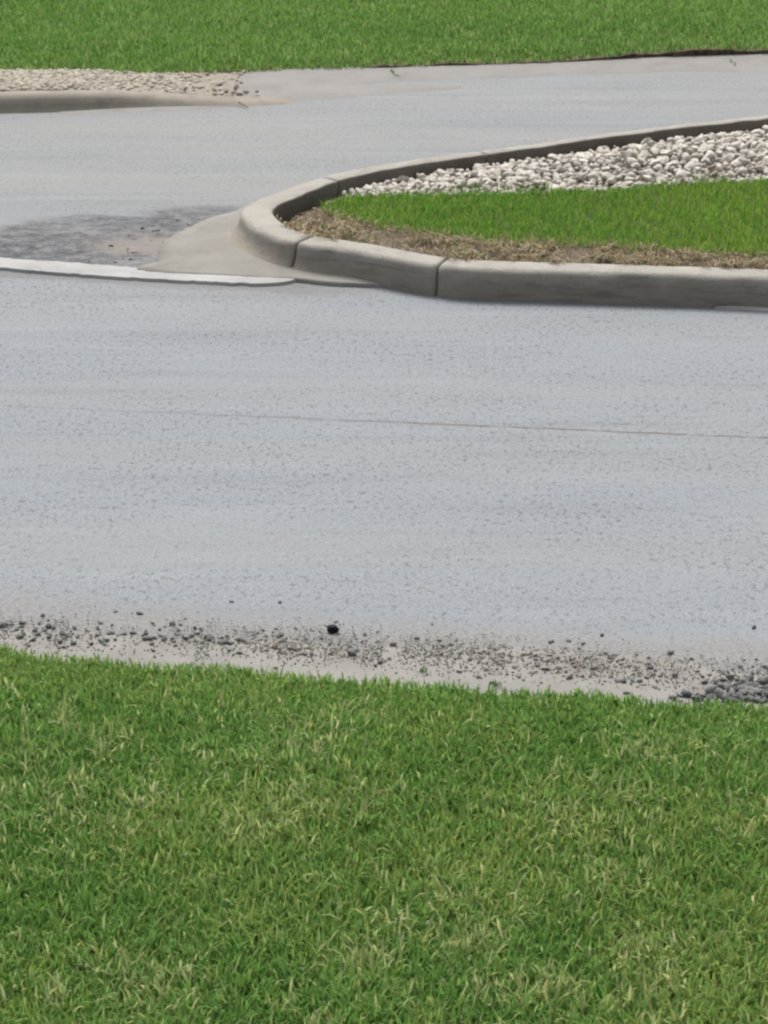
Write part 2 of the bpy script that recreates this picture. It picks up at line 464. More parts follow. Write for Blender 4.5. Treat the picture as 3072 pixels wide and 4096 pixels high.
for a, b in zip(cuts[:-1], cuts[1:]):
    ids = np.arange(a, b + 1)
    st = np.linspace(0, 1, len(ids))
    V, Fc = [], []
    rows = []
    seglen = np.linalg.norm(np.diff(inner[ids], axis=0), axis=1).sum()
    gap = .004
    # sample along the section with rounded arrises at both ends
    for s_m in np.r_[gap, gap + .004, gap + .012, np.linspace(gap + .03, seglen - gap - .03, max(4, int(seglen / .03))), seglen - gap - .012, seglen - gap - .004, seglen - gap]:
        fpos = a + (b - a) * np.clip(s_m / seglen, 0, 1)
        e = min(s_m, seglen - s_m) - gap
        inset = .012 if e < .002 else (.004 if e < .008 else 0.0)
        if (a == 0 and s_m < seglen / 2) or (b == len(inner) - 1 and s_m > seglen / 2): inset = 0
        i0 = int(min(math.floor(fpos), len(inner) - 2)); fr = fpos - i0
        P0 = profile(i0); row = []
        for (u, z) in P0:
            if z > KT * .5: z2 = z - inset
            else: z2 = z
            u2 = u - inset if u > .05 else u + inset * .5
            A = np.array(kerb_point(i0, u2, z2)); B = np.array(kerb_point(i0 + 1, u2, z2))
            row.append(tuple(A * (1 - fr) + B * fr))
        rows.append(row)
    m = len(rows[0])
    for r_ in rows: V += r_
    for i in range(len(rows) - 1):
        for j in range(m - 1):
            q = i * m + j; Fc.append((q, q + 1, q + m + 1, q + m))
    Fc.append(tuple(range(m - 1, -1, -1))); Fc.append(tuple(range((len(rows) - 1) * m, len(rows) * m)))
    o = mesh_obj('kerb_section', V, Fc, MAT_KERB, kerb, smooth=True)
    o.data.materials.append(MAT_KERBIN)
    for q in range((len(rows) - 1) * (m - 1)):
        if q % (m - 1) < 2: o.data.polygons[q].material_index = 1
    bm = bmesh.new(); bm.from_mesh(o.data); bmesh.ops.recalc_face_normals(bm, faces=bm.faces); bm.to_mesh(o.data); bm.free()
for j in joints:                                # packed dirt down in each joint
    V, Fc = [], []
    P = [(max(u, .012) - (.016 if u > .05 else 0), z - (.016 if z > .03 else 0)) for u, z in profile(j)]
    for s in (-1, 1):
        for (u, z) in P:
            A = inner[j] + outw[j] * u + tan[j] * .014 * s
            V.append((A[0] - kloc[0], A[1] - kloc[1], z))
    m = len(P)
    for q in range(m - 1): Fc.append((q, q + 1, q + m + 1, q + m))
    mesh_obj('joint', V, Fc, MAT_JOINT, kerb)
# concrete apron spreading from the nose
ap_px = [(990, 815), (954, 843), (833, 869), (741, 917), (676, 950), (648, 968), (636, 1010), (634, 1044), (519, 1074), (639, 1091), (926, 1101), (1130, 1115), (1240, 1142), (1400, 1166), (1600, 1180)]
apz = line(ap_px, .02)
ap = resample(apz[:8], 40, 2); ap = np.vstack([ap, resample(apz[7:], 60, 1)])
i0, i1 = idx_at(1160, 797), idx_at(1620, 1000)
ia = np.linspace(i0, i1, len(ap)).astype(int) if i0 < i1 else np.linspace(i0, i1, len(ap)).astype(int)
V, Fc = [], []
NA = 7
for k in range(len(ap)):
    A = inner[ia[k]] + outw[ia[k]] * .12
    rj = .012 * (vnoise(k * .8, 0, 1, 6) - .5)
    for s in range(NA):
        t = s / (NA - 1)
        q = min(1, max(0, (k / (len(ap) - 1) - .70) / .30))
        E = ap[k, :2] * (1 - q) + (inner[ia[k]] + outw[ia[k]] * .165) * q
        p = A * (1 - t) + E * t
        if s == NA - 1: lastE = E
        z = .02 + .018 * (1 - t) ** 2
        V.append((p[0] - kloc[0] + (rj if s == NA - 1 else 0), p[1] - kloc[1] + (rj if s == NA - 1 else 0), z))
    V.append((lastE[0] - kloc[0] + rj, lastE[1] - kloc[1] + rj - .003, 0.0))
for k in range(len(ap) - 1):
    for s in range(NA):
        q = k * (NA + 1) + s; Fc.append((q, q + 1, q + NA + 2, q + NA + 1))
o = mesh_obj('apron', V, Fc, MAT_APRON, kerb, smooth=True)
bm = bmesh.new(); bm.from_mesh(o.data); bmesh.ops.recalc_face_normals(bm, faces=bm.faces); bm.to_mesh(o.data); bm.free()

# ------------------------------------------------------------------ island ground
front = inner[:i_nose + 1] if inner[0, 1] < inner[-1, 1] else inner[i_nose:]
back = inner[i_nose:] if inner[0, 1] < inner[-1, 1] else inner[:i_nose + 1]
f_fr, f_bk = fx(front), fx(back)
x_tip = inner[:, 0].min()
def isl_z(x, y, v=None):
    a, b = f_fr(x), f_bk(x)
    v = np.clip((y - a) / np.maximum(b - a, 1e-3), 0, 1)
    return .126 - .042 * v - .045 * np.clip(1 - (x - x_tip) / .45, 0, 1) * np.clip(v * 2.5 + .25, 0, 1) + .016 * (fbm(x, y, 6.0, 9) - .5)
xi = np.r_[np.linspace(x_tip - .01, x_tip + .25, 20), np.linspace(x_tip + .28, 5.2, 90)]
strip('soil', xi, lambda x: f_fr(x) - .01, lambda x: f_bk(x) + .01, 0, MAT_SOIL, 24, zf=lambda x, y, v: float(isl_z(x, y)))

lawn_top = fx(line([(1290, 800), (1400, 787), (1536, 786), (1906, 784), (2462, 770), (2832, 744), (3072, 735)], .10))
lawn_bot = fx(line([(1282, 812), (1342, 862), (1420, 892), (1553, 920), (1740, 955), (1814, 968), (2184, 982), (2462, 1014), (2832, 1026), (3072, 1030)], .12))

# ------------------------------------------------------------------ grass
def blades(name, P, length, width, lean, col, mat, head=None, bend=None, kind='stuff'):
    n = len(P)
    head = rng.uniform(0, 2 * math.pi, n) if head is None else head
    bend = rng.uniform(.2, 1.0, n) if bend is None else bend
    dirx, diry = np.cos(head), np.sin(head)
    # the blade's flat side faces roughly along its lean
    tw = head + math.pi / 2 + rng.normal(0, .9, n)
    sx, sy = np.cos(tw), np.sin(tw)
    V = np.zeros((n, 7, 3), np.float32)
    for k, (t, wf) in enumerate(((0, .75), (.4, 1.0), (.75, .7), (1.0, 0))):
        ang = lean * (t + bend * t * t)
        ang = np.minimum(ang, 1.9)
        h = length * t * np.cos(ang * .75); r = length * t * np.sin(ang * .75)
        cx, cy, cz = P[:, 0] + dirx * r, P[:, 1] + diry * r, P[:, 2] + np.maximum(h, .002)
        ww = width * wf / 2
        if k < 3:
            V[:, 2 * k] = np.stack([cx - sx * ww, cy - sy * ww, cz], 1)
            V[:, 2 * k + 1] = np.stack([cx + sx * ww, cy + sy * ww, cz], 1)
        else:
            V[:, 6] = np.stack([cx, cy, cz], 1)
    base = (np.arange(n) * 7)[:, None]
    L = (base + np.array([0, 1, 3, 2, 2, 3, 5, 4, 4, 5, 6])[None]).astype(np.int32).ravel()
    ls = ((np.arange(n) * 11)[:, None] + np.array([0, 4, 8])[None]).astype(np.int32).ravel()
    me = bpy.data.meshes.new(name)
    me.vertices.add(n * 7); me.vertices.foreach_set('co', V.ravel())
    me.loops.add(len(L)); me.loops.foreach_set('vertex_index', L)
    me.polygons.add(len(ls)); me.polygons.foreach_set('loop_start', ls)
    me.polygons.foreach_set('use_smooth', np.ones(len(ls), bool))
    me.update(calc_edges=True)
    at_ = me.color_attributes.new('blade_colour', 'FLOAT_COLOR', 'POINT')
    c4 = np.ones((n, 7, 4), np.float32); c4[:, :, :3] = col[:, None, :]
    at_.data.foreach_set('color', c4.ravel())
    me.materials.append(mat)
    o = bpy.data.objects.new(name, me); COL.objects.link(o)
    tag(o, kind=kind)
    return o
def pick(n, classes, w):
    """w: (n, k) weights -> colours"""
    w = np.maximum(w, 1e-6); w = w / w.sum(1)[:, None]
    r = rng.random(n)[:, None]
    k = (r > np.cumsum(w, 1)).sum(1).clip(0, len(classes) - 1)
    c = np.array(classes)[k]
    return c * rng.uniform(.88, 1.13, n)[:, None] * np.c_[rng.uniform(.92, 1.1, n), np.ones(n), rng.uniform(.85, 1.15, n)], k

# nearer lawn
xl = np.linspace(-14, 14, 500)
o = strip('lawn', xl, lambda x: 0 * x - 3, lambda x: f_edge(x) + .004 + .03 * (vnoise(x, 0 * x, 9, 3) - .5), .02, MAT_TURF, 20)
def scatter(n, x0, x1, y0, y1):
    return rng.uniform(x0, x1, n), rng.uniform(y0, y1, n)
x, y = scatter(300000, -3.3, 3.3, 4.9, 8.3)
keep = y < f_edge(x) + .012 + .035 * (vnoise(x, 0 * x, 9, 3) - .5)
inframe = np.abs(x) < (768 / 2 / 2500) * (y * 1.12) + .35
keep &= inframe | (rng.random(len(x)) < .4)
x, y = x[keep], y[keep]
n = len(x)
edge_d = f_edge(x) - y
near_k = np.clip(edge_d / 1.3, 0, 1)
strawn = fbm(x, y, 5.0, 11); strawm = fbm(x, y, 1.5, 12); dk = fbm(x, y, 3.2, 14)
straw_w = np.clip((strawn - .49) * 7, 0, 1) * np.clip((fbm(x, y, 11.0, 16) - .42) * 7, 0, 1) * (.08 + 1.15 * near_k) + .02 + .10 * near_k
yel_w = .15 + np.clip((strawm - .45) * 6, 0, 1) * (.3 + 1.4 * near_k)
for (px, py, rr, k) in ((1850, 3800, .05, 2.6), (1960, 3770, .035, 2.2), (270, 3300, .09, .8), (1000, 3350, .1, .7), (2250, 3330, .1, .8), (600, 3950, .12, .9), (150, 3120, .1, .5), (330, 3130, .06, .7), (1050, 3060, .06, .6)):
    p = at(px, py + 40)
    straw_w += k * np.exp(-((x - p[0]) ** 2 + (y - p[1]) ** 2) / rr ** 2)
grn = np.ones(n) * .9
drk = .25 + np.clip((dk - .48) * 6, 0, 1) * 1.5
col, kk = pick(n, [(.172, .308, .076), (.262, .348, .098), (.38, .43, .19), (.125, .250, .056)], np.stack([grn, yel_w, straw_w, drk], 1))
P = np.stack([x, y, np.full(n, .02)], 1)
ln = rng.uniform(.034, .082, n) * (.8 + .4 * fbm(x, y, 4, 15)) * np.where(kk == 2, 1.18, 1.0) * (.55 + .45 * np.clip(edge_d / .6, 0, 1))
wd = rng.uniform(.0040, .0088, n) * np.where(kk == 2, 1.2, 1.0)
lean = np.abs(rng.normal(.46, .36, n)) + .05
o = blades('lawn_grass', P, ln, wd, lean, col, MAT_BLADE, bend=rng.uniform(0, .5, n))

# island lawn
x, y = scatter(200000, x_tip, 4.6, 10.5, 15.0)
jit = .03 * (vnoise(x, 0 * x, 9, 7) - .5)
keep = (y > lawn_bot(x) + jit) & (y < lawn_top(x) + jit) & (x > at(1285, 810, .1)[0])
x, y = x[keep], y[keep]; n = len(x)
d_fr = y - lawn_bot(x)
yw = .35 + np.clip((fbm(x, y, 1.3, 21) - .45) * 5, 0, 1) * .9 + np.clip((x - .9) / .8, 0, 1) * .6
sw = .006 + .8 * np.clip(1 - d_fr / .12, 0, 1)
col, kk = pick(n, [(.135, .285, .042), (.225, .335, .050), (.36, .31, .16), (.09, .20, .030)], np.stack([np.ones(n), yw, sw, np.full(n, .45)], 1))
P = np.stack([x, y, isl_z(x, y)], 1)
blades('lawn_grass', P, rng.uniform(.03, .06, n), rng.uniform(.003, .0055, n), np.abs(rng.normal(.35, .28, n)), col, MAT_BLADE)
# sprigs among the stones next to the lawn
x = rng.uniform(at(1700, 780, .1)[0], 2.6, 900); y = lawn_top(x) + rng.exponential(.05, 900)
keep = fbm(x, y, 5, 23) > .5
x, y = x[keep], y[keep]; n = len(x)
col, kk = pick(n, [(.058, .140, .022), (.11, .17, .03)], np.ones((n, 2)))
blades('grass_sprigs', np.stack([x, y, isl_z(x, y) + .02], 1), rng.uniform(.03, .055, n), rng.uniform(.003, .005, n), np.abs(rng.normal(.4, .3, n)), col, MAT_BLADE)

# dry thatch between lawn and kerb
x, y = scatter(110000, x_tip, 4.6, 10.3, 13.8)
f_th = lambda x: np.where(x > at(1300, 830, .12)[0], lawn_bot(x) + .012, f_bk(x) - .18)
keep = (y > f_fr(x) - .018 - .02 * vnoise(x, 0 * x, 12, 8)) & (y < f_th(x)) & (x > x_tip + .02) & (y < f_bk(x) - .05)
keep &= (fbm(x, y, 7, 31) > .47) | (rng.random(len(x)) < .16)
x, y = x[keep], y[keep]; n = len(x)
col, kk = pick(n, [(.27, .212, .130), (.16, .122, .07), (.35, .285, .185), (.13, .19, .05)],
               np.stack([np.ones(n), .6 + np.clip((fbm(x, y, 6, 33) - .5) * 5, 0, 1), np.full(n, .5), np.full(n, .22)], 1))
zt = isl_z(x, y) + .045 * np.clip(fbm(x, y, 9, 34) - .42, 0, 1) + rng.uniform(0, .010, n)
zt = np.where(y < f_fr(x), KT + .003, zt)
blades('dry_grass', np.stack([x, y, zt], 1), rng.uniform(.03, .08, n), rng.uniform(.004, .008, n), rng.uniform(.9, 2.0, n), col, MAT_DRY, head=2 * math.pi * fbm(x, y, 5, 36) * 2 + rng.normal(0, .5, n), bend=rng.uniform(.2, .6, n))

# far lawn: a slab of turf with an exposed dark edge
xl = np.linspace(-26, 26, 700)
def fl_edge(x): return f_flawn(x) + .02 * (vnoise(x, 0 * x, 7, 41) - .5) + .02 * (vnoise(x, 0 * x, 25, 42) - .5)
def fl_z(x, y):
    dd = np.maximum(y - f_flawn(x), 0)
    hx = np.interp(x, [-3, -1.5, .5, 1.6, 3.2, 6], [.026, .028, .034, .055, .080, .085])
    hx = hx * (.40 + .75 * fbm(x, 0 * x, 4.0, 47))
    return hx + .035 * np.minimum(dd, 6) ** 1.1 * .6
V, Fc = [], []
offs = [0, 0, .05, .15, .4, 1, 2, 4, 8, 16, 30]
for i, xx in enumerate(xl):
    e = float(fl_edge(xx))
    for j, dd in enumerate(offs):
        V.append((xx, e + dd + (.012 if j == 0 else 0), 0.0 if j == 0 else float(fl_z(xx, e + dd))))
m = len(offs)
for i in range(len(xl) - 1):
    for j in range(m - 1):
        q = i * m + j; Fc.append((q, q + m, q + m + 1, q + 1))
o = mesh_obj('lawn', V, Fc, MAT_TURF); tag(o, kind='structure')
o.data.materials.append(MAT_DARKSOIL)
for k, p in enumerate(o.data.polygons):
    if k % (m - 1) < 2: p.material_index = 1
x, y = scatter(330000, -5.2, 5.2, 14.2, 21.5)
keep = (y > fl_edge(x) + np.interp(x, [-.5, 1.2], [-.012, -.004]) + .10 * np.clip(fbm(x, y * 0, 2.2, 44) - .45, 0, 1) * 2) & (y < f_flawn(x) + 6.0)
x, y = x[keep], y[keep]; n = len(x)
dd = y - f_flawn(x)
st = fbm(x * .25, y * 1.6, 1.5, 45)
yw = .2 + np.clip((st - .45) * 5, 0, 1) * .9 + .4 * np.clip((x - 0) / 2, 0, 1)
ew = np.clip(1 - dd / .18, 0, 1) * .8
col, kk = pick(n, [(.125, .265, .056), (.185, .310, .066), (.15, .16, .07), (.085, .165, .036)],
               np.stack([np.ones(n), yw, ew * .9 + .015, .3 + np.clip(1 - dd / .7, 0, 1) * .6 + np.clip((.5 - st) * 5, 0, 1) * .4], 1))
blades('lawn_grass', np.stack([x, y, fl_z(x, y)], 1), rng.uniform(.025, .05, n), rng.uniform(.005, .008, n), np.abs(rng.normal(.4, .3, n)), col, MAT_BLADE)

# ------------------------------------------------------------------ stones
def rock_mesh(name, seed, mat, sub=3, cuts_=9, flat=.7, smooth=False):
    rr = random.Random(seed)
    bm = bmesh.new(); bmesh.ops.create_icosphere(bm, subdivisions=sub, radius=1)
    planes = []
    for _ in range(cuts_):
        v = Vector((rr.gauss(0, 1), rr.gauss(0, 1), rr.gauss(0, 1))).normalized(); planes.append((v, rr.uniform(.55, .85)))
    for v in bm.verts:
        for nrm, dd in planes:
            s = v.co.dot(nrm)
            if s > dd: v.co -= nrm * (s - dd)
        v.co *= 1 + .07 * mnoise.noise(v.co * 2.2 + Vector((seed, 0, 0))) + .03 * mnoise.noise(v.co * 6 + Vector((0, seed, 0)))
        v.co.z *= flat
        v.co.y *= .78 + .22 * ((seed * 37) % 10) / 9
        v.co.x *= 1.15
    me = bpy.data.meshes.new(name); bm.to_mesh(me); bm.free()
    me.materials.append(mat)
    me.polygons.foreach_set('use_smooth', [smooth] * len(me.polygons))
    return me
def merged_rocks(name, meshes, places, mat):
    """one stuff object of many stones: places = (x, y, z, scale, euler)"""
    Vs, Ls, Cs = [], [], []; off = 0
    data = []
    for me in meshes:
        v = np.zeros(len(me.vertices) * 3, np.float32); me.vertices.foreach_get('co', v)
        f = np.zeros(len(me.loops), np.int32); me.loops.foreach_get('vertex_index', f)
        data.append((v.reshape(-1, 3), f))
    for k, (x, y, z, s, e) in enumerate(places):
        v, f = data[k % len(data)]
        m3 = np.array(e.to_matrix())
        Vs.append(v @ m3.T * s + np.array((x, y, z))); Ls.append(f + off); off += len(v)
    V = np.concatenate(Vs).astype(np.float32); L = np.concatenate(Ls).astype(np.int32)
    me = bpy.data.meshes.new(name)
    me.vertices.add(len(V)); me.vertices.foreach_set('co', V.ravel())
    me.loops.add(len(L)); me.loops.foreach_set('vertex_index', L)
    me.polygons.add(len(L) // 3); me.polygons.foreach_set('loop_start', np.arange(0, len(L), 3, dtype=np.int32))
    me.update(calc_edges=True); me.materials.append(mat)
    o = bpy.data.objects.new(name, me); COL.objects.link(o); tag(o, kind='stuff'); return o
from mathutils import Euler
def reul(tilt=.5): return Euler((random.gauss(0, tilt), random.gauss(0, tilt), random.uniform(0, 6.28)))

# the bed of white stones on the island: dart throwing with random sizes
rocks = [rock_mesh('white_stone', 100 + k, MAT_STONE, 3, 12, .62) for k in range(9)]
bedrocks = [rock_mesh('stone_bed', 200 + k, MAT_BEDSTONE, 2, 8, .75) for k in range(6)]
x0 = at(1440, 770, .09)[0]
cells = {}
def try_place(store, x, y, r, cell=.1):
    cx, cy = int(x // cell), int(y // cell)
    for i in (-1, 0, 1):
        for j in (-1, 0, 1):
            for (a, b, q) in store.get((cx + i, cy + j), ()):
                if (a - x) ** 2 + (b - y) ** 2 < ((q + r) * .80) ** 2: return False
    store.setdefault((cx, cy), []).append((x, y, r)); return True
stones = []
for _ in range(26000):
    x = random.uniform(x0, 4.4); y = random.uniform(11.8, 17)
    r = random.choice((.014, .018, .022, .026, .031, .037))
    lo, hi = float(lawn_top(x)) + .0, float(f_bk(x)) - .03
    if not (lo < y < hi): continue
    heap = .035 * min(1, max(0, (x - x0) / 1.5))
    if hi - y < r * .6: continue
    if try_place(cells, x, y, r):
        v = (y - lo) / max(hi - lo, .01)
        z = float(isl_z(x, y)) + r * .25 + heap * math.sin(math.pi * min(1, max(0, v))) ** .6
        stones.append((x, y, z, r))
for (px, py, r) in ((2585, 556, .036), (2410, 578, .02), (1925, 690, .03)):          # sitting up against the kerb
    p = at(px, py + 12, .12); stones.append((p[0], p[1], .118, r))
sp = np.array([s[:3] for s in stones]); U, Vv, D = proj(sp)
show = np.array([s[3] for s in stones]) / D
inf = (U > -4) & (U < 772) & (Vv > -4)
order = np.argsort(-np.where(inf, show, 0))
solo = set(order[:290].tolist()) | set(range(len(stones) - 3, len(stones)))
GS = 'white stones in the bed on the island'
first = None
for k in solo:
    x, y, z, r = stones[k]
    o = bpy.data.objects.new('white_stone', rocks[k % len(rocks)]); COL.objects.link(o)
    o.location = (x, y, z); o.scale = (r * random.uniform(.95, 1.25),) * 2 + (r * random.uniform(.9, 1.2),); o.rotation_euler = reul(.45)
    lab = 'rough white limestone lump lying in the stone bed behind the island lawn'
    if k == len(stones) - 3: lab = 'white stone perched highest against the dark back kerb of the island'
    if k == len(stones) - 2: lab = 'small bright white stone leaning on the back kerb, left of the perched stone'
    if k == len(stones) - 1: lab = 'pale stone by the broken joint of the island back kerb'
    tag(o, lab, 'stone', GS)
rest = [(x, y, z - .004, r * 1.1, reul(.5)) for k, (x, y, z, r) in enumerate(stones) if k not in solo]
fill = []
for _ in range(16000):
    x = random.uniform(x0 - .1, 4.4); y = random.uniform(11.8, 17)
    if not (float(lawn_top(x)) - .01 < y < float(f_bk(x)) - .015): continue
    fill.append((x, y, float(isl_z(x, y)) + random.uniform(-.002, .018), random.uniform(.011, .022), reul(.7)))
merged_rocks('stone_bed', bedrocks, rest + fill, MAT_BEDSTONE)

# far kerb and the gravel behind it (left)
kf = line([(-1500, 520), (-600, 485), (0, 452), (150, 451), (330, 443), (500, 434), (700, 428), (900, 427), (1080, 424), (1180, 420)])
kf = resample(kf, 140, 2)
far_kerb = empty('low_kerb', tuple(kf[60])); tag(far_kerb, 'low beige concrete kerb sinking to road level in front of the far gravel strip', 'kerb', kind='thing')
fl = np.array(far_kerb.location)
tk = np.gradient(kf[:, :2], axis=0); tk /= np.linalg.norm(tk, axis=1)[:, None]; nk = np.stack([-tk[:, 1], tk[:, 0]], 1)
nk *= np.sign(nk[:, 1:2])
ku, _, _ = proj(kf); ku = ku * 4
V, Fc = [], []
for i in range(len(kf)):
    h = float(np.interp(ku[i], [200, 480, 760, 1100, 1200], [.105, .085, .04, .014, .004]))
    row = [(-.03, -.004), (-.015, h * .12), (.0, h * .4), (.02, h * .75), (.045, h * .95), (.08, h), (.16, h * .98), (.20, h * .7), (.22, 0)]
    for (u, z) in row:
        p = kf[i, :2] + nk[i] * u
        V.append((p[0] - fl[0], p[1] - fl[1], z + .003 * mnoise.noise(Vector((p[0] * 6, p[1] * 6, z * 9)))))
m = 9
for i in range(len(kf) - 1):
    for j in range(m - 1):
        q = i * m + j; Fc.append((q, q + m, q + m + 1, q + 1))
mesh_obj('kerb_section', V, Fc, MAT_FARKERB, far_kerb, smooth=True)
f_kf = fx(kf[:, :2])
farrocks = [rock_mesh('gravel', 300 + k, MAT_FARGRAVEL, 2, 8, .7) for k in range(6)]
xs = np.linspace(kf[0, 0], at(930, 400)[0], 120)
gz = lambda x, y: .085 * np.clip((at(900, 400)[0] - x) / 1.1, 0, 1) * np.clip(1.15 - (y - f_kf(x) - .15) / np.maximum(f_flawn(x) - f_kf(x) - .15, .05) * 1.0, .15, 1) + .016
strip('gravel_bed', xs, lambda x: f_kf(x) + .15, lambda x: f_flawn(x) + .03, 0, MAT_FARKERB, 6, zf=lambda x, y, v: float(gz(x, y)) + .006)
gr = []
for _ in range(26000):
    x = random.uniform(-5, at(960, 390)[0]); y = random.uniform(14, 18.5)
    if not (float(f_kf(x)) + .16 < y < float(f_flawn(x)) + .02): continue
    if random.random() > .15 + .85 * min(1, (at(1000, 390)[0] - x) / .9): continue
    gr.append((x, y, float(gz(x, y)) + .003, random.choice((.010, .014, .018, .024)), reul(.5)))
merged_rocks('gravel', farrocks, gr, MAT_FARGRAVEL)
MAT_STRAY = stone_mat('stray_gravel', (.34, .30, .25), (.46, .41, .35), (.22, .19, .16))
farrocks = [rock_mesh('gravel_stone', 330 + k, MAT_STRAY, 2, 8, .7) for k in range(6)]
k = 0
for (px, py) in ((1028, 376), (985, 380), (930, 382), (905, 376), (860, 374), (775, 372), (740, 380), (945, 360), (880, 352)):
    p = at(px, py, .02)
    o = bpy.data.objects.new('gravel_stone', farrocks[k % 6]); COL.objects.link(o); k += 1
    o.location = (p[0], p[1], float(gz(p[0], p[1])) + .024); s = random.uniform(.016, .022); o.scale = (s, s, s); o.rotation_euler = reul(.4)
    lab = 'grey brown gravel stone strayed to the thin end of the far gravel strip'
    if px == 1028: lab = 'rightmost lone brown stone just past the tip of the far gravel strip'
    tag(o, lab, 'stone', 'stray stones at the end of the gravel strip')

# crumbs along the nearer gutter
crumbs = [rock_mesh('asphalt_crumb', 400 + k, MAT_PEBBLE, 2, 9, .75) for k in range(7)]
browns = [rock_mesh('brown_pebble', 500 + k, MAT_BROWN, 2, 9, .75) for k in range(4)]
def pebble(px, py, r, kind=0, label=None, group='asphalt crumbs along the gutter'):
    p = at(px, py, .012)
    onpan = p[1] < float(f_panr(np.array([p[0]]))[0])
    o = bpy.data.objects.new('asphalt_crumb' if kind == 0 else 'brown_pebble', random.choice(crumbs if kind == 0 else browns)); COL.objects.link(o)
    o.location = (p[0], p[1], (.008 if onpan else 0) + r * .45)
    o.scale = (r * random.uniform(.9, 1.5), r * random.uniform(.8, 1.1), r * random.uniform(.8, 1.05)); o.rotation_euler = (random.gauss(0, .25), random.gauss(0, .25), random.uniform(0, 6.28))
    if kind == 0: tag(o, label or 'dark grey asphalt crumb lying in the gritty gutter by the nearer lawn', 'pebble', group)
    else: tag(o, label or 'small brown pebble lying in the gritty gutter by the nearer lawn', 'pebble', group if label else 'brown pebbles along the gutter')
spots = [(10, 2488, 22), (88, 2474, 18), (165, 2450, 16), (190, 2495, 20), (215, 2500, 16), (75, 2545, 18), (155, 2530, 14), (130, 2555, 14), (195, 2545, 15), (252, 2530, 16), (240, 2560, 16), (295, 2500, 14),
         (295, 2570, 18), (310, 2540, 14), (350, 2512, 10), (385, 2535, 13), (365, 2570, 13), (398, 2478, 12), (440, 2520, 16), (470, 2530, 18), (495, 2528, 18), (430, 2555, 14), (530, 2520, 13), (555, 2440, 14), (585, 2512, 10),
         (600, 2548, 19), (580, 2552, 14), (615, 2545, 14), (650, 2535, 16), (660, 2552, 16), (690, 2550, 14), (640, 2505, 10), (690, 2483, 19), (715, 2508, 9), (725, 2485, 9), (745, 2550, 14), (765, 2540, 13), (780, 2500, 12), (800, 2503, 12),
         (830, 2545, 13), (850, 2560, 12), (875, 2565, 14), (895, 2565, 16), (915, 2568, 14), (960, 2556, 18), (975, 2557, 14), (925, 2392, 11), (1120, 2395, 10), (1125, 2525, 15), (1285, 2540, 10), (1405, 2612, 22), (1425, 2598, 12), (1525, 2645, 16), (1340, 2590, 10),
         (2920, 2705, 22), (2950, 2715, 16), (2990, 2725, 18), (3010, 2725, 14), (3050, 2722, 20), (3068, 2722, 14), (2930, 2775, 24), (2900, 2780, 18), (2870, 2775, 16), (2960, 2782, 20), (3010, 2772, 22), (3045, 2765, 22), (2985, 2795, 18), (3030, 2795, 18), (3065, 2785, 20),
         (2840, 2782, 16), (2810, 2778, 16), (2785, 2775, 14), (2740, 2770, 15), (2718, 2776, 15), (2700, 2700, 18), (2490, 2720, 16), (2530, 2718, 14), (2555, 2718, 14), (2460, 2612, 16), (2475, 2612, 12), (2365, 2650, 12), (2368, 2668, 16), (2600, 2665, 14), (2680, 2598, 16), (2590, 2625, 10), (2765, 2622, 10), (2410, 2527, 12), (3018, 2497, 14), (2200, 2555, 11), (2015, 2578, 14)]
for (px, py, s) in spots:
    pebble(px + random.gauss(0, 2), py + 4, s / 4 / 290 * .82, 0)
bspots = [(1105, 2582, 22), (1115, 2590, 14), (1130, 2560, 12), (1160, 2588, 15), (1180, 2592, 13), (1070, 2595, 12), (1220, 2610, 13), (1570, 2565, 20), (1665, 2540, 13), (1760, 2548, 10), (1890, 2590, 12), (1765, 2612, 16), (2015, 2570, 17), (1880, 2632, 14), (1920, 2640, 12),
          (2140, 2615, 15), (2180, 2670, 18), (2240, 2665, 14), (2230, 2625, 12), (2270, 2705, 16), (2300, 2660, 11), (2060, 2660, 12), (1985, 2640, 10), (2390, 2665, 12), (2210, 2550, 12), (2320, 2580, 10), (1835, 2680, 14), (1915, 2700, 14), (2080, 2700, 13), (1945, 2670, 12)]
for (px, py, s) in bspots:
    pebble(px + random.gauss(0, 2), py + 4, s / 4 / 290 * .82, 1)
for _ in range(330):                              # the smaller ones between them
    px = random.uniform(0, 3072)
    if vnoise(px / 90., 0, 1, 51) < .30: continue
    base = np.interp(px, [0, 500, 1000, 1536, 2300, 3072], [2525, 2545, 2570, 2600, 2650, 2720])
    pebble(px, base + random.gauss(0, 38), random.uniform(6, 10) / 4 / 290, 0 if random.random() < (.75 if px < 1100 or px > 2600 else .4) else 1)
for _ in range(46):
    t = random.random(); u = random.random() ** 1.6
    px = np.interp(t, [0, .35, .65, 1], [800, 690, 628, 500]) - u * 190 + random.gauss(0, 8)
    py = np.interp(t, [0, .35, .65, 1], [880, 925, 1000, 1060]) - u * 12 + random.gauss(0, 8)
    if py > 1055: continue
    dk_ = random.random() < .55
    pebble(px, py, random.choice((5, 6, 8, 11)) / 4 / 215, 0 if dk_ else 1,
           'dark crumb broken from the ravelled asphalt beside the pale concrete apron' if dk_ else 'small tan pebble on the ravelled asphalt beside the pale concrete apron',
           'dark crumbs beside the apron' if dk_ else 'tan pebbles beside the apron')
